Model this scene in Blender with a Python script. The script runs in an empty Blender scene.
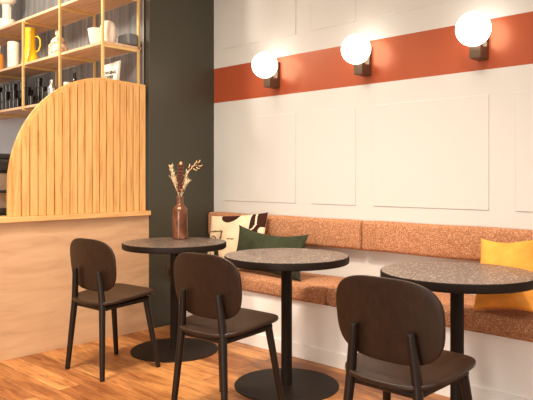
import bpy, bmesh, math, random
from mathutils import Vector, Matrix
random.seed(7)
S = bpy.context.scene
COL = S.collection
PI = math.pi

# ------------------------------------------------------------------ camera
cam = bpy.data.cameras.new('camera'); camo = bpy.data.objects.new('camera', cam); COL.objects.link(camo)
cam.sensor_width = 36.0; cam.lens = 615.0/533.0*36.0; cam.shift_y = -22.0/533.0
cam.clip_start = 0.05
camo.location = (4.05, -3.63, 1.21)
camo.rotation_euler = (PI/2, 0, math.atan2(0.6851, 0.7284))
S.camera = camo

# ------------------------------------------------------------------ world, lights, exposure
w = bpy.data.worlds.new('world'); S.world = w; w.use_nodes = True
w.node_tree.nodes['Background'].inputs[0].default_value = (1.0, 0.90, 0.80, 1)
w.node_tree.nodes['Background'].inputs[1].default_value = 0.78
S.view_settings.view_transform = 'Standard'; S.view_settings.look = 'None'
S.view_settings.exposure = 0.0; S.view_settings.gamma = 1.0; S.view_settings.use_curve_mapping = False

def area(name, loc, target, size, energy, color=(1, .86, .70), spread=None):
    l = bpy.data.lights.new(name, 'AREA'); l.shape = 'DISK'; l.size = size; l.energy = energy; l.color = color
    if spread: l.spread = spread
    o = bpy.data.objects.new(name, l); COL.objects.link(o); o.location = loc
    o.rotation_euler = (Vector(target)-Vector(loc)).to_track_quat('-Z', 'Y').to_euler()
    return o
area('ceiling_downlight_seating', (3.1, -1.9, 3.2), (2.7, -1.2, 0.3), .3, 24, spread=1.7)
area('ceiling_downlight_middle', (1.7, -1.9, 3.2), (1.5, -1.2, 0.3), .3, 27, spread=1.7)
area('ceiling_downlight_bar', (1.0, -2.6, 3.2), (.2, -1.7, .6), .4, 40, spread=2.2)
area('ceiling_downlight_shelves', (-.9, -2.1, 3.2), (-1.3, -.7, 2.1), .3, 46)
area('front_fill', (3.4, -6.4, 1.0), (1.7, 0, .45), 1.7, 112, (1, .89, .77))  # added soft fill from behind the camera, no actual window there
area('side_fill', (6.6, -3.4, 1.8), (0, -1.6, .7), 2.0, 26, (1, .89, .77))  # unseen fill disc added at the right to light the counter side, not a window

# ------------------------------------------------------------------ materials
def mat(name, color=(.5, .5, .5), rough=.5, metal=0.0, spec=.5):
    m = bpy.data.materials.new(name); m.use_nodes = True
    b = m.node_tree.nodes['Principled BSDF']
    b.inputs['Base Color'].default_value = (*color, 1); b.inputs['Roughness'].default_value = rough
    b.inputs['Metallic'].default_value = metal; b.inputs['Specular IOR Level'].default_value = spec
    return m
def N(m, t, **kw):
    n = m.node_tree.nodes.new(t)
    for k, v in kw.items(): setattr(n, k, v)
    return n
def L(m, a, b): m.node_tree.links.new(a, b)
def bsdf(m): return m.node_tree.nodes['Principled BSDF']
def coords(m, scale=(1, 1, 1), rot=(0, 0, 0)):
    tc = N(m, 'ShaderNodeTexCoord'); mp = N(m, 'ShaderNodeMapping')
    mp.inputs['Scale'].default_value = scale; mp.inputs['Rotation'].default_value = rot
    L(m, tc.outputs['Object'], mp.inputs['Vector']); return mp.outputs[0]
def ramp(m, fac, stops):
    r = N(m, 'ShaderNodeValToRGB'); e = r.color_ramp.elements
    e[0].position = stops[0][0]; e[0].color = (*stops[0][1], 1)
    e[1].position = stops[-1][0]; e[1].color = (*stops[-1][1], 1)
    for p, c in stops[1:-1]:
        x = e.new(p); x.color = (*c, 1)
    L(m, fac, r.inputs[0]); return r.outputs[0]
def noise(m, vec, scale, detail=4, rough=.55, dist=0.0):
    n = N(m, 'ShaderNodeTexNoise'); n.inputs['Scale'].default_value = scale; n.inputs['Detail'].default_value = detail
    n.inputs['Roughness'].default_value = rough; n.inputs['Distortion'].default_value = dist
    L(m, vec, n.inputs['Vector']); return n.outputs[0]
def bump(m, h, strength=.2, dist=.01):
    b = N(m, 'ShaderNodeBump'); b.inputs['Strength'].default_value = strength; b.inputs['Distance'].default_value = dist
    L(m, h, b.inputs['Height']); L(m, b.outputs[0], bsdf(m).inputs['Normal'])
def mixc(m, a, b, fac, mode='MULTIPLY'):
    x = N(m, 'ShaderNodeMix', data_type='RGBA', blend_type=mode)
    if isinstance(fac, float): x.inputs[0].default_value = fac
    else: L(m, fac, x.inputs[0])
    for s, v in ((6, a), (7, b)):
        if isinstance(v, tuple): x.inputs[s].default_value = (*v, 1)
        else: L(m, v, x.inputs[s])
    return x.outputs[2]
def wood(name, dark, mid, light, scale=(1, 1, 1), rough=.45, nscale=6.0, b=.08, spec=.3):
    m = mat(name, mid, rough, spec=spec)
    v = coords(m, scale)
    n1 = noise(m, v, nscale, 6, .6, .6)
    L(m, ramp(m, n1, [(.30, dark), (.5, mid), (.70, light)]), bsdf(m).inputs['Base Color'])
    bump(m, n1, b, .004); return m

M = {}
M['cream'] = mat('cream_paint', (.60, .60, .575), .6, spec=.2)
M['stripe'] = mat('terracotta_paint', (.365, .073, .031), .31, spec=.85)
bsdf(M['stripe']).inputs['Specular Tint'].default_value = (1, .68, .44, 1)
M['green'] = mat('dark_olive_paint', (.052, .048, .033), .42, spec=.4)
M['white_paint'] = mat('white_paint', (.88, .86, .83), .5, spec=.3)
M['ceiling'] = mat('ceiling_paint', (.8, .76, .7), .8)
# floor: oak planks running along the bench
m = M['floor'] = mat('oak_floor', (.4, .18, .06), .42, spec=.4)
v = coords(m)
br = N(m, 'ShaderNodeTexBrick'); L(m, v, br.inputs['Vector'])
br.inputs['Scale'].default_value = 1.0; br.inputs['Brick Width'].default_value = 1.25; br.inputs['Row Height'].default_value = .135
br.inputs['Mortar Size'].default_value = .0015; br.inputs['Mortar Smooth'].default_value = .2; br.offset = .37
br.inputs['Color1'].default_value = (.29, .10, .027, 1); br.inputs['Color2'].default_value = (.60, .275, .09, 1)
br.inputs['Mortar'].default_value = (.10, .035, .012, 1)
g = noise(m, coords(m, (1.6, 16, 1)), 3.2, 6, .62, 1.2)
g2 = noise(m, coords(m, (1.2, 4.5, 1)), 2.2, 3, .5, .5)
c = mixc(m, br.outputs[0], ramp(m, g, [(.30, (.52, .42, .34)), (.52, (.95, .95, .95)), (.72, (1.25, 1.25, 1.2))]), 1.0)
c = mixc(m, c, ramp(m, g2, [(.33, (.62, .50, .40)), (.5, (1, 1, 1)), (.7, (1.12, 1.12, 1.1))]), .9)
L(m, c, bsdf(m).inputs['Base Color']); bump(m, g, .06, .003)
# pale counter ply with soft horizontal wavy figure
m = M['counter'] = mat('pale_ply', (.66, .42, .24), .5, spec=.3)
g = noise(m, coords(m, (.5, 1.0, 7.0)), 2.0, 5, .55, .9)
L(m, ramp(m, g, [(.32, (.53, .325, .185)), (.5, (.605, .38, .22)), (.70, (.65, .425, .25))]), bsdf(m).inputs['Base Color'])
M['slat'] = wood('pine_slat', (.50, .235, .07), (.70, .40, .145), (.78, .48, .195), (1, 18, .9), .5, 3.0)
M['ledge'] = wood('pine_ledge', (.60, .30, .11), (.76, .43, .17), (.85, .53, .23), (8, .8, 8), .45, 3.0)
M['shelf'] = wood('shelf_board_oak', (.54, .33, .19), (.68, .44, .27), (.76, .52, .34), (.8, 8, 8), .5, 3.0)
M['chair'] = wood('dark_stained_ash', (.007, .0042, .0028), (.011, .0064, .0042), (.017, .0098, .0064), (14, 14, 1.2), .42, 3.0, .1)
M['chair_flat'] = wood('dark_stained_ash_veneer', (.020, .0095, .005), (.026, .0126, .0066), (.036, .018, .0098), (14, 1.2, 6), .40, 3.0, .08)
M['dark_metal'] = mat('dark_bronze_steel', (.012, .007, .0045), .55, .0, .2)
M['brass'] = mat('brushed_brass', (.86, .60, .25), .38, .55)
M['back_boards'] = wood('grey_wood_panel', (.13, .135, .14), (.23, .23, .23), (.36, .35, .335), (7, 7, .35), .6, 3.0)
M['splash'] = mat('pale_grey_splashback', (.50, .52, .56), .35)
M['dark_gap'] = mat('dark_shadow_gap', (.03, .027, .022), .7)
# terrazzo
m = M['terrazzo'] = mat('dark_terrazzo', (.09, .06, .045), .34, spec=.5)
v = coords(m)
base = ramp(m, noise(m, v, 14, 4, .6), [(.3, (.055, .034, .025)), (.7, (.092, .060, .045))])
for sc, th, colr in ((105, .82, (.74, .62, .53)), (190, .80, (.55, .44, .36))):
    vo = N(m, 'ShaderNodeTexVoronoi'); vo.inputs['Scale'].default_value = sc; L(m, v, vo.inputs['Vector'])
    sx = N(m, 'ShaderNodeSeparateColor'); L(m, vo.outputs['Color'], sx.inputs[0])
    gt = N(m, 'ShaderNodeMath', operation='GREATER_THAN'); L(m, sx.outputs[0], gt.inputs[0]); gt.inputs[1].default_value = th
    lt = N(m, 'ShaderNodeMath', operation='LESS_THAN'); L(m, vo.outputs['Distance'], lt.inputs[0]); lt.inputs[1].default_value = .42
    mu = N(m, 'ShaderNodeMath', operation='MULTIPLY'); L(m, gt.outputs[0], mu.inputs[0]); L(m, lt.outputs[0], mu.inputs[1])
    base = mixc(m, base, colr, mu.outputs[0], 'MIX')
L(m, base, bsdf(m).inputs['Base Color'])
# boucle upholstery
m = M['boucle'] = mat('terracotta_boucle', (.42, .17, .08), .9, spec=.15)
v = coords(m)
vo = N(m, 'ShaderNodeTexVoronoi'); vo.inputs['Scale'].default_value = 270; L(m, v, vo.inputs['Vector'])
sx = N(m, 'ShaderNodeSeparateColor'); L(m, vo.outputs['Color'], sx.inputs[0])
n1 = noise(m, v, 60, 3, .6)
c = ramp(m, sx.outputs[0], [(.0, (.34, .14, .07)), (.45, (.47, .205, .098)), (.70, (.53, .245, .118)), (.84, (.66, .38, .23)), (1., (.72, .45, .28))])
c = mixc(m, c, ramp(m, n1, [(.35, (.75, .72, .70)), (.65, (1.1, 1.1, 1.1))]), .8)
L(m, c, bsdf(m).inputs['Base Color']); bump(m, vo.outputs['Distance'], .55, .006)
def cloth(name, col, var=.12, rough=.9, sc=9):
    m = mat(name, col, rough, spec=.15)
    n = noise(m, coords(m), sc, 4, .6)
    d = tuple(x*(1-var) for x in col); l = tuple(min(1, x*(1+var)) for x in col)
    L(m, ramp(m, n, [(.35, d), (.65, l)]), bsdf(m).inputs['Base Color'])
    bump(m, noise(m, coords(m), 260, 2, .5), .25, .002); return m
M['ivory_cloth'] = cloth('ivory_cloth', (.80, .66, .46), .05)
M['brown_print'] = cloth('dark_brown_print', (.045, .014, .010), .1)
M['line_print'] = cloth('olive_line_print', (.17, .12, .055), .1)
M['green_cloth'] = cloth('forest_green_cloth', (.036, .044, .023), .2)
M['net_trim'] = cloth('dark_net_trim', (.03, .03, .02), .4, .9, 60)
M['mustard'] = cloth('mustard_cloth', (.80, .34, .06), .10)
M['white_cloth'] = cloth('off_white_cloth', (.78, .70, .60), .05)
m = M['globe'] = mat('opal_glass_lit', (1, .95, .9), .3)
bsdf(m).inputs['Emission Color'].default_value = (1, .90, .76, 1); bsdf(m).inputs['Emission Strength'].default_value = 6.0
M['bronze'] = mat('bronze_bracket', (.13, .085, .055), .38, .6)
m = M['copper'] = mat('mottled_copper_glass', (.30, .11, .05), .28, .35)
n1 = noise(m, coords(m, (1, 1, .5)), 26, 5, .65)
L(m, ramp(m, n1, [(.3, (.07, .024, .012)), (.52, (.16, .060, .030)), (.72, (.34, .15, .08))]), bsdf(m).inputs['Base Color'])
M['dark_neck'] = mat('dark_bottle_neck', (.16, .065, .035), .35, .2)
M['straw'] = mat('dried_straw', (.86, .71, .45), .8)
M['rust_leaf'] = mat('dried_rust_leaf', (.25, .075, .035), .75)
M['berry'] = mat('dried_tan_pod', (.66, .42, .20), .7)
M['yellow_glaze'] = mat('yellow_glaze', (.86, .50, .012), .3)
M['cream_glaze'] = mat('cream_glaze', (.84, .76, .60), .4)
M['white_glaze'] = mat('white_glaze', (.84, .74, .62), .4)
M['orange_glass'] = mat('amber_glass', (.74, .30, .045), .2)
M['grey_glaze'] = mat('slate_glaze', (.13, .135, .135), .5)
m = M['patterned'] = mat('mottled_ceramic', (.7, .55, .4), .4)
n1 = noise(m, coords(m), 30, 4, .6, 1.0)
L(m, ramp(m, n1, [(.40, (.34, .17, .08)), (.5, (.66, .50, .36)), (.6, (.80, .70, .58))]), bsdf(m).inputs['Base Color'])
M['black_gloss'] = mat('black_gloss', (.012, .009, .007), .15, spec=.6)
M['black_matt'] = mat('black_matt', (.014, .013, .013), .6)
M['chrome'] = mat('chrome', (.75, .72, .68), .2, .95)
M['steel'] = mat('brushed_steel', (.55, .52, .48), .35, .8)
M['paper'] = mat('white_paper', (.82, .74, .64), .7)
M['ink'] = mat('black_ink', (.02, .02, .02), .6)

# ------------------------------------------------------------------ mesh helpers
class MB:
    def __init__(self): self.bm = bmesh.new()
    def box(self, x0, x1, y0, y1, z0, z1, bev=0.0, seg=2):
        vs = [self.bm.verts.new((x, y, z)) for z in (z0, z1) for y in (y0, y1) for x in (x0, x1)]
        fs = [self.bm.faces.new([vs[i] for i in q]) for q in ((0, 2, 3, 1), (4, 5, 7, 6), (0, 1, 5, 4), (1, 3, 7, 5), (3, 2, 6, 7), (2, 0, 4, 6))]
        if bev > 0:
            es = list({e for f in fs for e in f.edges})
            bmesh.ops.bevel(self.bm, geom=es, offset=bev, segments=seg, affect='EDGES', profile=.5)
        return self
    def tube(self, pts, rad, n=14, cap=True):
        pts = [Vector(p) for p in pts]
        if not hasattr(rad, '__len__'): rad = [rad]*len(pts)
        rings = []; ref = None
        for i, p in enumerate(pts):
            t = (pts[min(i+1, len(pts)-1)]-pts[max(i-1, 0)]).normalized()
            if ref is None:
                ref = Vector((1, 0, 0)) if abs(t.x) < .8 else Vector((0, 1, 0))
            a = (ref-t*ref.dot(t)).normalized(); ref = a; b = t.cross(a)
            rings.append([self.bm.verts.new(p+(a*math.cos(2*PI*k/n)+b*math.sin(2*PI*k/n))*rad[i]) for k in range(n)])
        for r0, r1 in zip(rings, rings[1:]):
            for k in range(n): self.bm.faces.new((r0[k], r0[(k+1) % n], r1[(k+1) % n], r1[k]))
        if cap:
            self.bm.faces.new(rings[0][::-1]); self.bm.faces.new(rings[-1])
        return self
    def lathe(self, prof, c=(0, 0, 0), n=40, cap=True):
        rings = []
        for r, z in prof:
            rings.append([self.bm.verts.new((c[0]+r*math.cos(2*PI*k/n), c[1]+r*math.sin(2*PI*k/n), c[2]+z)) for k in range(n)])
        for r0, r1 in zip(rings, rings[1:]):
            for k in range(n): self.bm.faces.new((r0[k], r0[(k+1) % n], r1[(k+1) % n], r1[k]))
        if cap:
            self.bm.faces.new(rings[0][::-1]); self.bm.faces.new(rings[-1])
        return self
    def sphere(self, c, r, sx=1, sy=1, sz=1, n=20):
        prof = [(max(1e-4, r*math.sin(PI*i/n)), -r*math.cos(PI*i/n)) for i in range(n+1)]
        s = len(self.bm.verts)
        self.lathe(prof, (0, 0, 0), 2*n)
        self.bm.verts.ensure_lookup_table()
        for v in self.bm.verts[s:]: v.co = Vector((v.co.x*sx+c[0], v.co.y*sy+c[1], v.co.z*sz+c[2]))
        return self
    def slab(self, outline, t, r, warp=None, rings=6, rs=4):
        """rounded-edge slab from a closed outline in (a,b); local normal is c; warp maps (a,b,c)->xyz"""
        P = [Vector((a, b)) for a, b in outline]; n = len(P)
        nor = []
        for i in range(n):
            d = (P[(i+1) % n]-P[i-1]).normalized(); nor.append(Vector((d.y, -d.x)))
        cen = sum(P, Vector((0, 0)))/n
        warp = warp or (lambda a, b, c: (a, b, c))
        layers = []
        prof = []
        for i in range(rs+1):
            th = PI/2*i/rs; prof.append((r*(1-math.sin(th)), -t/2+r*(1-math.cos(th))))
        prof = prof + [(q, -c) for q, c in prof[::-1]]
        L_ = []
        for k in range(1, rings): L_.append([(cen+(P[i]-nor[i]*r-cen)*(k/rings), -t/2) for i in range(n)])
        for q, c in prof: L_.append([(P[i]-nor[i]*q, c) for i in range(n)])
        for k in range(rings-1, 0, -1): L_.append([(cen+(P[i]-nor[i]*r-cen)*(k/rings), t/2) for i in range(n)])
        V = [[self.bm.verts.new(warp(p.x, p.y, c)) for p, c in lay] for lay in L_]
        for r0, r1 in zip(V, V[1:]):
            for k in range(n): self.bm.faces.new((r0[k], r0[(k+1) % n], r1[(k+1) % n], r1[k]))
        b0 = self.bm.verts.new(warp(cen.x, cen.y, -t/2)); b1 = self.bm.verts.new(warp(cen.x, cen.y, t/2))
        for k in range(n):
            self.bm.faces.new((V[0][(k+1) % n], V[0][k], b0)); self.bm.faces.new((V[-1][k], V[-1][(k+1) % n], b1))
        return self
    def prism(self, outline, x0, x1):
        """outline in (y,z), extruded in x"""
        a = [self.bm.verts.new((x0, y, z)) for y, z in outline]; b = [self.bm.verts.new((x1, y, z)) for y, z in outline]
        n = len(a)
        self.bm.faces.new(a[::-1]); self.bm.faces.new(b)
        for k in range(n): self.bm.faces.new((a[k], a[(k+1) % n], b[(k+1) % n], b[k]))
        return self
    def build(self, name, m, parent=None, angle=40, loc=None):
        bmesh.ops.recalc_face_normals(self.bm, faces=self.bm.faces)
        me = bpy.data.meshes.new(name); self.bm.to_mesh(me); self.bm.free()
        for k in (m if isinstance(m, list) else [m]): me.materials.append(k)
        me.polygons.foreach_set('use_smooth', [True]*len(me.polygons))
        me.set_sharp_from_angle(angle=math.radians(angle))
        o = bpy.data.objects.new(name, me); COL.objects.link(o)
        if len(me.polygons) < 600:
            wn = o.modifiers.new('weighted_normals', 'WEIGHTED_NORMAL'); wn.keep_sharp = True; wn.weight = 100
        if parent: o.parent = parent
        if loc: o.location = loc
        return o
def tag(o, label, cat, group=None):
    o['label'] = label; o['category'] = cat
    if group: o['group'] = group
    return o
def empty(name, loc, label, cat, group=None, rz=0):
    o = bpy.data.objects.new(name, None); COL.objects.link(o); o.location = loc; o.rotation_euler = (0, 0, rz)
    o.empty_display_size = .1
    return tag(o, label, cat, group)
def structure(o): o['kind'] = 'structure'; return o
def children(o): return [c for c in bpy.data.objects if c.parent == o]
def copy_tree(o, parent=None):
    c = o.copy(); COL.objects.link(c)
    if parent: c.parent = parent
    for ch in children(o): copy_tree(ch, c)
    return c
def superellipse(a, b, p, n=64, cx=0, cy=0):
    out = []
    for k in range(n):
        t = 2*PI*k/n; c, s = math.cos(t), math.sin(t)
        out.append((cx+a*math.copysign(abs(c)**(2/p), c), cy+b*math.copysign(abs(s)**(2/p), s)))
    return out

# ------------------------------------------------------------------ room shell
structure(MB().box(-4, 7, -7, 0.1, -.1, 0).build('floor', M['floor']))
structure(MB().box(-4, 7, -7, 0.1, 3.3, 3.4).build('ceiling', M['ceiling']))
# bench wall, one mesh with the painted band
mb = MB(); 
for z0, z1 in ((0, 1.868), (1.868, 2.17), (2.17, 3.3)): mb.box(0, 7, 0, .1, z0, z1)
o = structure(mb.build('wall_back', [M['cream'], M['stripe']]))
for p in o.data.polygons:
    if 1.87 < p.center.z < 2.165: p.material_index = 1
structure(MB().box(-.055, 0, -.69, .1, 0, 3.3, .002, 1).build('wall_left', M['green']))
mb = MB().box(-4, -.075, -.69, -.60, 1.86, 3.3); mb.box(-4, -.075, -.69, -.60, 0, 1.86); mb.box(-.075, -.055, -.67, -.60, 0, 3.3)
o = structure(mb.build('wall_far', [M['back_boards'], M['splash'], M['dark_gap']]))
for p in o.data.polygons:
    if p.center.x > -.076 and p.center.x <= -.05: p.material_index = 2
    elif p.center.z < 1.8: p.material_index = 1
# raised wall panels
def trim(i, x0, x1, z0, z1): structure(MB().box(x0, x1, -.006, 0, z0, z1, .002, 1).build('trim_%d' % i, M['cream']))
k = 1
for x0, x1 in ((.128, .95), (1.108, 1.51), (1.662, 2.482), (2.643, 3.45)):
    trim(k, x0, x1, 1.015, 1.715); trim(k+1, x0, x1, 2.325, 3.05); k += 2

# ------------------------------------------------------------------ banquette
b = empty('banquette_base', (0, -.46, 0), 'long white painted bench base running under the terracotta seat cushions', 'bench')
MB().box(.002, 6.0, .0, .455, 0, .385, .003).build('bench_box', M['white_paint'], b)
MB().box(.002, 6.0, -.012, 0, 0, .095, .003).build('kickboard', M['white_paint'], b)
SEAMS = [.004, 1.607, 3.21, 4.82]
seatl = ['terracotta boucle seat cushion at the dark green wall, left of the seam', 'terracotta boucle seat cushion behind the right hand table, right of the seam', 'terracotta boucle seat cushion at the far right end of the bench, past the white pillow']
backl = ['terracotta boucle backrest bolster at the dark green wall, left of the seam', 'terracotta boucle backrest bolster above the right hand table, right of the seam', 'terracotta boucle backrest bolster at the far right end of the bench, past the white pillow']
def cushion(x0, x1, y0, y1, z0, z1, r, crown_y, crown_z):
    mb = MB(); nx = 40
    w_, h_ = (y1-y0)/2, (z1-z0)/2; cy, cz = (y0+y1)/2, (z0+z1)/2
    sec = []
    for cxs, czs, a0 in ((1, 1, 0), (-1, 1, 90), (-1, -1, 180), (1, -1, 270)):
        for q in range(7):
            a = math.radians(a0+q*15)
            sec.append((cxs*(w_-r)+r*math.cos(a), czs*(h_-r)+r*math.sin(a)))
    # subdivide long spans
    s2 = []
    for i, p in enumerate(sec):
        s2.append(p); qn = sec[(i+1) % len(sec)]
        dd = math.hypot(qn[0]-p[0], qn[1]-p[1])
        kk = int(dd/.05)
        for j in range(1, kk+1): s2.append((p[0]+(qn[0]-p[0])*j/(kk+1), p[1]+(qn[1]-p[1])*j/(kk+1)))
    rings = []
    xs = [0, .003, .008, .016, .03] + [.03+(1-.06)*0 for _ in ()]
    ln = x1-x0
    us = [0, .003/ln, .009/ln, .018/ln, .032/ln] + [.06/ln+(1-.12/ln)*i/nx for i in range(nx+1)] + [1-.032/ln, 1-.018/ln, 1-.009/ln, 1-.003/ln, 1]
    for u in us:
        e = min(u, 1-u)*ln
        ins = .02*max(0, 1-e/.02)**2.2
        ring = []
        for y, z in s2:
            fy = max(0, (w_-ins)/w_); fz = max(0, (h_-ins)/h_)
            bulge = min(1, e/.10)
            yy, zz = y*fy, z*fz
            if zz > 0: zz += crown_z*bulge*(1-(y/w_)**2)
            if yy < 0: yy -= crown_y*bulge*(1-(z/h_)**2)
            wob = .0015*math.sin(u*ln*9+y*7)*bulge
            ring.append(mb.bm.verts.new((x0+u*ln, cy+yy, cz+zz+wob)))
        rings.append(ring)
    n = len(s2)
    for r0, r1 in zip(rings, rings[1:]):
        for k in range(n): mb.bm.faces.new((r0[k], r0[(k+1) % n], r1[(k+1) % n], r1[k]))
    mb.bm.faces.new(rings[0][::-1]); mb.bm.faces.new(rings[-1])
    return mb
for i in range(3):
    o = cushion(SEAMS[i]+.003, SEAMS[i+1]-.003, -.485, -.006, .386, .494, .022, .004, .006).build('seat_cushion', M['boucle'], angle=60)
    tag(o, seatl[i], 'seat cushion', 'bench seat cushions')
    o = cushion(SEAMS[i]+.003, SEAMS[i+1]-.003, -.085, -.001, .708, .913, .025, .006, .002).build('back_cushion', M['boucle'], angle=60)
    tag(o, backl[i], 'back cushion', 'bench back cushions')

# ------------------------------------------------------------------ bar counter, ledge, slatted arch
b = empty('bar_counter', (-.32, -2.2, 0), 'pale wood bar counter below the pine ledge, left of the green wall', 'counter')
MB().box(-.30, .30, -1.6, 1.505, .0, .913).build('carcass', M['counter'], b)
MB().box(.301, .318, -1.6, 1.507, .0, .913, .002).build('front_panel', M['counter'], b)
o = MB().box(-.68, .03, -3.85, -.695, .914, .95, .004).build('worktop_ledge', M['ledge']); tag(o, 'pine worktop ledge on the bar counter, under the slatted arch', 'worktop')
Y0, Y1, ZB, ZT = -1.820, -.715, .951, 1.965
def arch_pts(ins=0.0, n=40):
    a, zc = .76-ins, ZB+.20; top = ZT-ins
    yl = Y0+ins; out = [(yl, ZB+ins*.6), (yl, zc)]
    for q in range(1, n+1):
        t = PI/2*q/n
        out.append((Y0+.76-a*math.cos(t)**(2/2.0), zc+(top-zc)*math.sin(t)**(2/2.0)))
    out += [(Y1-ins*.4, top-.012), (Y1-ins*.4, ZB+ins*.6)]
    return out
def arch_z(y, ins):
    a, zc = .76-ins, ZB+.20; top = ZT-ins
    c = (Y0+.76-y)/a
    if c >= 1: return None
    if c <= 0: return top-.012*(-(Y0+.76-y))/(Y1-Y0-.76)
    return zc+(top-zc)*math.sqrt(1-c*c)
b = empty('slatted_arch_screen', (-.03, (Y0+Y1)/2, ZB), 'pine screen of vertical slats with a rounded top, standing on the bar ledge', 'screen')
def local(mb, o):
    bmesh.ops.translate(mb.bm, verts=mb.bm.verts, vec=-Vector(o.location)); return mb
local(MB().prism(arch_pts(0), -.045, -.018), b).build('backing_board', M['slat'], b)
mb = MB(); pitch = .0598; gap = .011; y = Y1-.012
while y-pitch > Y0-.02:
    ya, yb = max(y-pitch+gap, Y0+.012), y
    top = []
    for q in range(7):
        yy = ya+(yb-ya)*q/6; z = arch_z(yy, .020)
        if z: top.append((yy, z))
    if len(top) >= 2:
        ya = top[0][0]
        mb.prism([(ya, ZB+.001)]+top+[(yb, ZB+.001)], -.018, -.004)
    y -= pitch
local(mb, b).build('slats', M['slat'], b)

# ------------------------------------------------------------------ wall shelving
ZS = (1.868, 2.262, 2.668)
b = empty('shelving_unit', (-1.4, -.88, 1.84), 'brass framed open shelving with wooden boards above the bar', 'shelves')
XP = [-.085, -.74, -1.415, -2.09, -2.765]
for z in ZS:
    local(MB().box(-2.95, -.075, -1.055, -.715, z-.022, z, .002), b).build('shelf_board', M['shelf'], b)
for x in XP:
    for y in (-1.062, -.735):
        local(MB().box(x-.010, x+.010, y-.010, y+.010, 1.83, (3.3 if x > -1.0 else 2.64), .003), b).build('post', M['brass'], b)
    for z in ZS:
        local(MB().box(x-.009, x+.009, -1.052, -.745, z-.044, z-.0225, .002), b).build('side_rail', M['brass'], b)

# shelf goods --------------------------------------------------------
def simple(name, prof, m, loc, label, cat, group=None, n=32):
    o = MB().lathe(prof, (0, 0, 0), n).build(name, m); o.location = loc; return tag(o, label, cat, group)
z2 = ZS[1]+.001; z3 = ZS[2]+.001; z1 = ZS[0]+.001
# pedestal vessel on the top shelf
b = empty('pedestal_vessel', (-2.06, -.93, z3), 'pale pedestal vessel with a round bowl, on the top shelf', 'vase')
MB().lathe([(.085, 0), (.085, .115), (.078, .122)]).build('plinth', M['white_glaze'], b)
MB().lathe([(.040, .122), (.038, .20), (.041, .272)]).build('stem', M['white_glaze'], b)
MB().lathe([(.040, .272), (.065, .278), (.09, .31), (.095, .36), (.075, .42), (.05, .45), (.045, .445), (.06, .41)]).build('bowl', M['white_glaze'], b)
for q in range(5): MB().sphere((.030, .026, .15+.022*q), .009, n=8).build('bead', M['white_glaze'], b)
# amber bottle
b = empty('amber_bottle', (-2.215, -.95, z2), 'amber bottle with a pale neck, at the left edge of the middle shelf', 'bottle')
MB().lathe([(.054, 0), (.060, .01), (.060, .17), (.052, .195), (.034, .21)]).build('body', M['orange_glass'], b)
MB().lathe([(.026, .205), (.024, .25), (.03, .26), (.03, .285), (.026, .29)]).build('neck', M['white_glaze'], b)
simple('cream_cylinder_vase', [(.045, 0), (.054, .012), (.056, .26), (.054, .27), (.049, .268), (.049, .02)], M['cream_glaze'], (-1.86, -.95, z2),
       'cream cylinder vase left of the yellow jug on the middle shelf', 'vase')
b = empty('yellow_jug', (-1.51, -.95, z2), 'bright yellow jug with flared base and tall neck on the middle shelf', 'jug')
MB().lathe([(.078, 0), (.081, .012), (.073, .07), (.053, .135), (.047, .16), (.045, .335), (.048, .35), (.042, .348), (.039, .17)]).build('body', M['yellow_glaze'], b)
hp = [(.025, .025, .27), (.05, .047, .272), (.068, .063, .245), (.070, .066, .19), (.058, .054, .14), (.036, .034, .125)]
MB().tube(hp, .0075, 10).build('handle', M['yellow_glaze'], b)
b = empty('lidded_jar', (-1.015, -.93, z2), 'mottled brown and white lidded jar with knob beside the yellow jug', 'jar')
MB().lathe([(.075, 0), (.085, .012), (.088, .08), (.084, .115), (.062, .138)]).build('body', M['patterned'], b)
mb = MB().lathe([(.066, .138), (.066, .148), (.05, .175), (.03, .19), (.016, .198), (.016, .205)]); mb.build('lid', M['patterned'], b)
MB().sphere((0, 0, .225), .027, n=10).build('knob', M['patterned'], b)
for s in (-1, 1):
    MB().tube([(s*.055, -s*.03, .13), (s*.085, -s*.045, .165), (s*.08, -s*.04, .2), (s*.055, -s*.03, .185)], .014, 10).build('handle', M['patterned'], b)
simple('white_tumbler_bowl', [(.040, 0), (.055, .008), (.066, .06), (.076, .128), (.072, .128), (.062, .06), (.05, .015)], M['white_glaze'], (-.285, -.985, z2),
       'white flared bowl left of the rounded white vase on the middle shelf', 'bowl')
simple('rounded_white_vase', [(.040, 0), (.054, .01), (.066, .06), (.067, .10), (.060, .145), (.046, .178), (.030, .188), (.022, .183)], M['white_glaze'], (-.205, -.94, z2),
       'rounded white vase right of the flared bowl on the middle shelf', 'vase')
o = MB().box(-.078, .078, -.05, .05, 0, .095, .02, 3).build('grey_box', M['grey_glaze']); o.location = (-.135, -.80, z2)
tag(o, 'dark grey box at the right end of the middle shelf', 'box')
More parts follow.
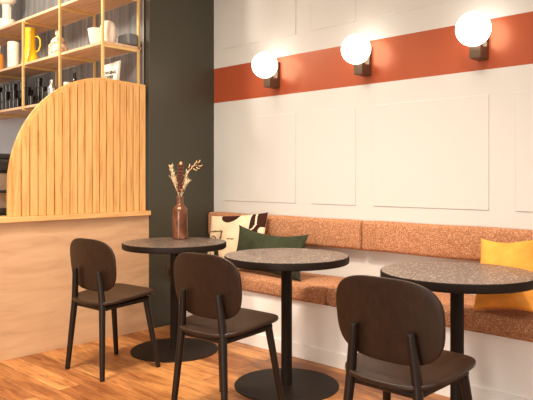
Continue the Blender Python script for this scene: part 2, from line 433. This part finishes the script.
# lower shelf: coffee bag, shaker, cups
b = empty('coffee_bag', (-.215, -.93, z1), 'white paper bag with two lines of black lettering, leaning behind the arch', 'bag')
b.rotation_euler = (math.radians(-6), 0, math.radians(10))
mb = MB()
def bagw(a, bb, c):
    t = bb/.275
    return (a*(1+.10*t)+.012*t, -(c*(1.0-.75*t)), bb)
ol = []
for a, c in ((-.085, 0), (.085, 0), (.085, .27), (-.085, .245)): ol.append((a, c))
ol = [(ol[k][0]+(ol[(k+1) % 4][0]-ol[k][0])*q/6, ol[k][1]+(ol[(k+1) % 4][1]-ol[k][1])*q/6) for k in range(4) for q in range(6)]
mb.slab(ol, .055, .006, bagw); mb.build('pouch', M['paper'], b)
for txt, z, sz in (('MORNING', .165, .036), ('COFFEE', .128, .034)):
    cu = bpy.data.curves.new('lettering', 'FONT'); cu.body = txt; cu.size = sz; cu.extrude = .0004; cu.offset = .0012; cu.align_x = 'CENTER'
    to = bpy.data.objects.new('tmp', cu); COL.objects.link(to)
    me = bpy.data.meshes.new_from_object(to.evaluated_get(bpy.context.evaluated_depsgraph_get()))
    bpy.data.objects.remove(to)
    me.materials.append(M['ink']); lo = bpy.data.objects.new('lettering', me); COL.objects.link(lo); lo.parent = b
    t = z/.275
    lo.location = (0, -(.0275*(1-.75*t))-.0016, z); lo.rotation_euler = (PI/2-.075, 0, 0)
    lo['label'] = 'black lettering'
b = empty('cocktail_shaker', (-1.13, -.93, z1), 'small chrome shaker showing above the arch, right of the black cups', 'shaker')
MB().lathe([(.030, 0), (.038, .12), (.040, .14)]).build('body', M['chrome'], b)
MB().lathe([(.040, .14), (.036, .16), (.022, .18), (.02, .185)]).build('shoulder', M['chrome'], b)
MB().lathe([(.021, .185), (.021, .215), (.016, .222)]).build('cap', M['chrome'], b)
simple('dark_canister', [(.045, 0), (.047, .01), (.047, .13), (.043, .14)], M['black_matt'], (-1.33, -.86, z1), 'dark canister on the lower shelf behind the chrome shaker', 'canister')
b = empty('black_bottle', (-.86, -.86, z1), 'slim black bottle whose top shows above the arch beside the brass post', 'bottle')
MB().lathe([(.03, 0), (.032, .16), (.018, .20), (.014, .215)]).build('body', M['black_gloss'], b)
MB().lathe([(.014, .215), (.014, .26), (.012, .262)]).build('cap', M['black_matt'], b)
simple('white_cup', [(.02, 0), (.028, .01), (.036, .19), (.033, .19)], M['white_glaze'], (-.98, -.86, z1), 'white beaker half hidden behind the arch next to the brass post', 'cup')
cup0 = None
stacks = []
for i, x in enumerate((-2.44, -2.355, -2.27, -2.185, -2.10, -2.015, -1.93, -1.845, -1.76, -1.675, -1.49, -1.405)):
    stacks.append((x, -.99, (2, 1, 2, 2, 1, 2, 2, 1, 2, 1, 2, 1)[i])); stacks.append((x+.03, -.89, (3, 3, 2, 3, 3, 3, 2, 3, 2, 2, 3, 2)[i]))
for x, y, n in stacks:
    for q in range(n):
        if cup0 is None:
            cup0 = o = MB().lathe([(.022, 0), (.026, .004), (.034, .082), (.0365, .086), (.0365, .092), (.033, .092), (.025, .01)], n=20).build('black_cup', M['black_gloss'])
            tag(o, 'glossy black cup in the stacks on the lower shelf', 'cup', 'black cups stacked on the lower shelf')
        else:
            o = cup0.copy(); COL.objects.link(o)
        o.location = (x+random.uniform(-.004, .004), y, z1+q*.0925)
# espresso machine behind the arch
b = empty('espresso_machine', (-.42, -1.62, .951), 'espresso machine just showing at the left edge behind the slatted arch', 'coffee machine')
MB().box(-.20, .20, -.28, .30, .03, .30, .015, 3).build('body', M['steel'], b)
MB().box(-.22, .22, -.30, .32, .30, .39, .02, 3).build('top_cover', M['black_matt'], b)
MB().box(-.19, .205, -.20, .26, .39, .43, .01, 2).build('cup_rail', M['black_matt'], b)
MB().box(.18, .235, -.29, .31, .155, .175, .004).build('trim_bar', M['black_matt'], b)
MB().box(-.21, .23, -.29, .31, .02, .05, .006).build('drip_tray', M['black_matt'], b)
for sx in (-.15, .15):
    for sy in (-.2, .22): MB().lathe([(.02, 0), (.02, .025)], (sx, sy, 0)).build('foot', M['black_matt'], b)

# ------------------------------------------------------------------ wall sconces
def sconce():
    b = empty('wall_sconce', (0, 0, 0), '', 'wall lamp', 'globe lamps on the terracotta stripe')
    # L shaped bracket: back plate + lower block (outline in y,z)
    mb = MB().prism([(-.001, -.10), (-.115, -.10), (-.115, -.030), (-.034, -.030), (-.026, -.02), (-.026, .105), (-.001, .105)], -.036, .036)
    bmesh.ops.bevel(mb.bm, geom=list(mb.bm.edges), offset=.003, segments=2, affect='EDGES')
    mb.build('bracket', M['bronze'], b)
    MB().sphere((0, -.137, .068), .1015, n=28).build('globe', M['globe'], b)
    MB().lathe([(.03, -.030), (.03, -.024), (.036, -.02)], (0, -.085, 0)).build('globe_holder', M['bronze'], b)
    return b
s0 = sconce()
labs = ['lit white globe lamp on the stripe nearest the dark green wall', 'lit white globe lamp on the stripe, middle one of the three', 'lit white globe lamp on the stripe farthest from the green wall']
for i, x in enumerate((.746, 1.607, 2.446)):
    o = s0 if i == 0 else copy_tree(s0)
    o.location = (x, 0, 2.025); o['label'] = labs[i]

# outlet on the green wall
b = empty('wall_outlet', (0, -.484, .436), 'dark socket plate low on the green wall behind the far table', 'socket')
MB().box(.0005, .008, -.04, .04, -.06, .06, .003).build('plate', M['bronze'], b)
MB().box(.008, .010, -.022, .022, -.03, .03, .001).build('socket_insert', M['black_matt'], b)

# ------------------------------------------------------------------ tables
def table():
    b = empty('round_table', (0, 0, 0), '', 'table', 'round bistro tables along the bench')
    R_ = .364
    MB().lathe([(R_-.006, .718), (R_-.001, .722), (R_, .73), (R_, .754), (R_-.003, .759), (R_-.006, .7595)], n=96).build('edge_band', M['dark_metal'], b)
    MB().lathe([(R_-.0062, .722), (R_-.0062, .7598)], n=96).build('tabletop', M['terrazzo'], b)
    MB().lathe([(.13, .710), (.13, .7175)], n=40).build('mounting_plate', M['dark_metal'], b)
    MB().lathe([(.032, .0085), (.032, .7095)], n=32).build('pole', M['dark_metal'], b)
    MB().lathe([(.305, 0), (.306, .003), (.304, .006), (.06, .008)], n=96).build('base_plate', M['dark_metal'], b)
    return b
t0 = table()
TABS = [(.610, -.917), (1.672, -.93), (2.69, -.845)]
tl = ['round speckled dark table carrying the copper bottle, nearest the bar', 'round speckled dark table in front of the green pillow, middle of the row', 'round speckled dark table in front of the mustard pillow']
for i, (x, y) in enumerate(TABS):
    o = t0 if i == 0 else copy_tree(t0)
    o.location = (x, y, 0); o['label'] = tl[i]

# ------------------------------------------------------------------ chairs
def chair():
    b = empty('dining_chair', (0, 0, 0), '', 'chair', 'dark wooden chairs at the round tables')
    # seat
    ol = []
    for a, c in superellipse(1, 1, 4.2, 72):
        t = (c+1)/2
        wd = .210+(.232-.210)*t
        if c > 0: bow = .012*(1-a*a)*c
        else: bow = .022*(1-a*a)*c
        ol.append((a*wd, .018+c*.205+bow))
    def seatw(x, y, c):
        dish = -.008*math.exp(-((x/.14)**2+((y+.02)/.14)**2)) if c > 0 else 0
        return (x, y, .461+.075*y+c+dish+.010*(abs(x)/.22)**3)
    MB().slab(ol, .022, .008, seatw).build('seat', M['chair_flat'], b, 60)
    # under frame
    mb = MB()
    zf = lambda y: .461+.075*y-.030
    for s in (-1, 1):
        mb.tube([(s*.140, -.155, zf(-.155)), (s*.178, .15, zf(.15))], .017, 10)
    mb.tube([(-.178, .15, zf(.15)), (.178, .15, zf(.15))], .017, 10); mb.tube([(-.14, -.155, zf(-.155)), (.14, -.155, zf(-.155))], .017, 10)
    mb.build('seat_frame', M['chair'], b)
    for s in (-1, 1):
        MB().tube([(s*.187, -.195, .0), (s*.1865, -.1945, .004), (s*.147, -.168, .435), (s*.143, -.168, .48), (s*.134, -.173, .56), (s*.125, -.179, .638), (s*.1248, -.179, .644)],
                  [.013, .0155, .020, .020, .0185, .016, .013], 18).build('rear_leg', M['chair'], b)
        MB().tube([(s*.222, .203, .0), (s*.2215, .2025, .004), (s*.172, .140, .445)], [.013, .0155, .020], 18).build('front_leg', M['chair'], b)
    # backrest
    def backw(a, h, c):
        z = .674+h
        y = -.166-.10*(h+.05)+.42*a*a+c
        return (a, y+.012, z)
    ol = []
    for a, h in superellipse(.238, .1625, 3.1, 80):
        ol.append((a*(1+.03*h/.17), h))
    MB().slab(ol, .013, .005, backw, 10).build('backrest', M['chair_flat'], b, 60)
    return b
c0 = chair()
cl = ['dark wooden chair by the bar counter at the table with the bottle', 'dark wooden chair at the middle table, between the other two chairs', 'dark wooden chair closest to the viewer, backed up to the right hand table']
for i, (x, y, r) in enumerate(((.636, -1.45, 3), (1.712, -1.455, 3), (2.778, -1.468, 0))):
    o = c0 if i == 0 else copy_tree(c0)
    o.location = (x, y, 0); o.rotation_euler = (0, 0, math.radians(r)); o['label'] = cl[i]

# ------------------------------------------------------------------ pillows
def pillow(name, W, H, T, mats, fn, loc, rot, label, ear=.035, wr=.006, seed=1, n=44, sag=0.0):
    rnd = random.Random(seed)
    waves = [(rnd.uniform(8, 26), rnd.uniform(-14, 14), rnd.uniform(0, 6), rnd.uniform(.4, 1)) for _ in range(5)]
    mb = MB(); top = {}; bot = {}
    for i in range(n+1):
        for j in range(n+1):
            u, v = -1+2*i/n, -1+2*j/n
            pin_u = 1-ear*(1-v*v)*2*abs(u)**3; pin_v = 1-ear*(1-u*u)*2*abs(v)**3
            x = u*W/2*pin_u; z = v*H/2*pin_v
            if v > 0: z -= sag*v*(1-u*u)
            th = T/2*(max(0, (1-abs(u)**2.3))**.55)*(max(0, (1-abs(v)**2.3))**.55)
            wv = sum(a*math.sin(fx*x*2+fz*z*2+p) for fx, fz, p, a in waves)/3*wr*(1-(1-abs(u))*(1-abs(v))*.6)*min(1, 6*(1-max(abs(u), abs(v))))
            top[i, j] = mb.bm.verts.new((x, -th-wv, z))
            bot[i, j] = top[i, j] if (i in (0, n) or j in (0, n)) else mb.bm.verts.new((x, th, z))
    faces = []
    for i in range(n):
        for j in range(n):
            f = mb.bm.faces.new((top[i, j], top[i+1, j], top[i+1, j+1], top[i, j+1]))
            f.material_index = fn(-1+2*(i+.5)/n, -1+2*(j+.5)/n)
            q = [bot[i, j], bot[i, j+1], bot[i+1, j+1], bot[i+1, j]]
            if len(set(q)) == 4 and not (set(q) == {top[i, j], top[i+1, j], top[i+1, j+1], top[i, j+1]}):
                mb.bm.faces.new(q)
    o = mb.build(name, mats, angle=80); o.location = loc; o.rotation_euler = tuple(math.radians(a) for a in rot)
    return tag(o, label, 'pillow')
def seg(u, v, a, b, w):
    ax, ay = a; bx, by = b; dx, dy = bx-ax, by-ay
    t = max(0, min(1, ((u-ax)*dx+(v-ay)*dy)/(dx*dx+dy*dy)))
    return math.hypot(u-ax-t*dx, v-ay-t*dy) < w
def poly(u, v, pts, w): return any(seg(u, v, a, b, w) for a, b in zip(pts, pts[1:]))
def pattern(u, v):
    if ((u+.20)/.33)**2+((v-1.0)/.36)**2 < 1: return 1          # dark arch at the top edge
    swirl = [(.36, .22), (.52, .24), (.68, .34), (.75, .50), (.72, .74), (.68, 1.0)]
    if u > .54 and v > -.15 and not (u > .84 and v < .40 and ((u-1.0)/.20)**2+((v-.05)/.42)**2 < 1):
        if poly(u, v, swirl, .026): return 0
        return 1
    if poly(u, v, swirl, .024): return 2
    if poly(u, v, [(-.95, .30), (-.36, .28), (-.42, -.45)], .03): return 2
    if poly(u, v, [(-.90, .02), (-.72, .10), (-.58, .02), (-.62, -.22), (-.85, -.26)], .026): return 2
    if poly(u, v, [(-.12, -.05), (.08, -.06)], .026): return 2
    if -.60 < u < -.44 and -.88 < v < -.50: return 3
    if poly(u, v, [(-.80, -.6), (-.72, -.95)], .026): return 2
    return 0
pillow('patterned_pillow', .64, .40, .12, [M['ivory_cloth'], M['brown_print'], M['line_print'], M['green_cloth']], pattern,
       (.485, -.198, .722), (-14, -5, 2), 'ivory pillow with dark brown arch and line drawing, in the corner by the green wall', .03, .004, 3, 110)
pillow('green_pillow', .74, .33, .12, [M['green_cloth'], M['net_trim']], lambda u, v: 1 if (u > .72 and v < -.55) else 0,
       (.975, -.345, .673), (-13, 2, -3), 'dark green lumbar pillow leaning on the bench behind the middle table', .05, .008, 5, 50, .03)
pillow('mustard_pillow', .34, .43, .19, [M['mustard']], lambda u, v: 0,
       (2.74, -.348, .697), (-30, -4, 6), 'mustard yellow pillow on the bench behind the right hand table', .055, .026, 9, 60, .015)
pillow('white_pillow', .48, .485, .10, [M['white_cloth']], lambda u, v: 0,
       (3.018, -.206, .721), (-26, 0, 0), 'off white pillow partly out of frame, right of the mustard pillow', .04, .006, 11)

# ------------------------------------------------------------------ bottle with dried stems
BX, BY, BZ = .475, -.76, .7605
b = empty('copper_bottle', (BX, BY, BZ), 'mottled copper bottle vase holding dried stems on the far table', 'vase')
MB().lathe([(.048, 0), (.054, .004), (.055, .012), (.055, .205), (.052, .222), (.040, .240), (.028, .252), (.025, .262)], n=40).build('body', M['copper'], b)
MB().lathe([(.025, .262), (.0245, .298), (.0285, .300), (.0285, .312), (.0245, .314), (.019, .312), (.018, .27)], n=32).build('neck', M['dark_neck'], b)
VX = Vector((.7284, .6851, 0))          # the bouquet fans out along this direction
def bp(s, t, z): v = VX*s+Vector((-.6851, .7284, 0))*t; return Vector((v.x, v.y, z))
def stem(name, label, pts, m, rad=.0022):
    b = empty(name, (BX, BY, BZ), label, 'dried flower', 'dried stems in the copper bottle')
    mb = MB().tube(pts, rad, 7); mb.build('stalk', m, b); return b
def leaf_mesh(mb, p, d, ln, wd, th=.0012):
    p = Vector(p); d = Vector(d).normalized(); s = d.cross(Vector((0, 0, 1)))
    if s.length < .1: s = Vector((1, 0, 0))
    s.normalize(); n = d.cross(s)
    prof = [(0, .15), (.25, .8), (.5, 1), (.75, .7), (1, .08)]
    up = []; dn = []
    for t, ww in prof:
        c = p+d*ln*t+n*(.15*ln*math.sin(PI*t))
        up.append((mb.bm.verts.new(c-s*wd*ww/2+n*th), mb.bm.verts.new(c+s*wd*ww/2+n*th)))
        dn.append((mb.bm.verts.new(c-s*wd*ww/2-n*th), mb.bm.verts.new(c+s*wd*ww/2-n*th)))
    for k in range(len(prof)-1):
        mb.bm.faces.new((up[k][0], up[k][1], up[k+1][1], up[k+1][0])); mb.bm.faces.new((dn[k][0], dn[k+1][0], dn[k+1][1], dn[k][1]))
        mb.bm.faces.new((up[k][0], up[k+1][0], dn[k+1][0], dn[k][0])); mb.bm.faces.new((up[k][1], dn[k][1], dn[k+1][1], up[k+1][1]))
rnd = random.Random(4)
# rust leafy stalk
P = [bp(0, 0, .02), bp(0, .0, .30), bp(.004, 0, .42), bp(.006, 0, .545)]
b = stem('rust_leaf_stem', 'upright rust brown leafy dried stem in the middle of the bottle', P, M['rust_leaf'], .0028)
mb = MB()
for q in range(9):
    z = .345+.024*q
    for a in range(6):
        an = a*PI/3+q*.5
        leaf_mesh(mb, bp(.004, 0, z), (math.cos(an), math.sin(an), .55), .046-.002*q, .026)
mb.build('leaves', M['rust_leaf'], b)
mb = MB(); mb.sphere(bp(.006, 0, .555), .011, sz=1.5, n=8); mb.build('bud', M['berry'], b)
# feathery straw grasses
grass = [('pale feathery dried grass leaning left of the rust stem', [bp(-.004, 0, .02), bp(-.008, 0, .30), bp(-.030, .0, .40), bp(-.050, 0, .47), bp(-.068, 0, .535)], .42),
         ('short pale feathery grass low on the left of the bottle mouth', [bp(-.004, .006, .02), bp(-.006, .006, .30), bp(-.018, .008, .36), bp(-.040, .01, .42), bp(-.060, .01, .45)], .33),
         ('pale feathery dried grass rising right of the rust stem', [bp(.004, 0, .02), bp(.008, .0, .30), bp(.026, 0, .38), bp(.045, 0, .46), bp(.055, 0, .50)], .34),
         ('short pale curled grass at the right of the bottle mouth', [bp(.004, -.006, .02), bp(.006, -.006, .30), bp(.014, -.008, .345), bp(.038, -.01, .40), bp(.06, -.01, .425)], .32)]
for lab, P, zs in grass:
    b = stem('dried_plume_stem', lab, P, M['straw'], .002)
    mb = MB()
    for q in range(60):
        t = rnd.random()
        zt = zs+(P[-1].z-zs)*t
        for p0, p1 in zip(P, P[1:]):
            if p0.z <= zt <= p1.z:
                c = p0.lerp(p1, (zt-p0.z)/(p1.z-p0.z)); dr = (p1-p0).normalized()
        an = rnd.uniform(0, 2*PI)
        leaf_mesh(mb, c, dr*1.0+Vector((math.cos(an), math.sin(an), rnd.uniform(-.2, .5)))*.75, rnd.uniform(.016, .034), .006, .0008)
    mb.build('plume', M['straw'], b)
# sprig of pods to the right
P = [bp(.002, .004, .02), bp(.006, .004, .30), bp(.030, .004, .42), bp(.060, .004, .495), bp(.095, .004, .535), bp(.125, .004, .545)]
b = stem('pod_sprig', 'thin sprig of tan seed pods arching out to the right of the bottle', P, M['berry'], .0018)
mb = MB()
for s, z, a in ((.072, .51, 1), (.085, .535, .6), (.098, .52, -.4), (.105, .555, .9), (.118, .53, -.3), (.128, .56, .9), (.135, .54, .2), (.06, .525, 1.2)):
    leaf_mesh(mb, bp(s, .004, z), VX*math.cos(a)+Vector((0, 0, math.sin(a))), .030, .017, .003)
mb.build('pods', M['berry'], b)
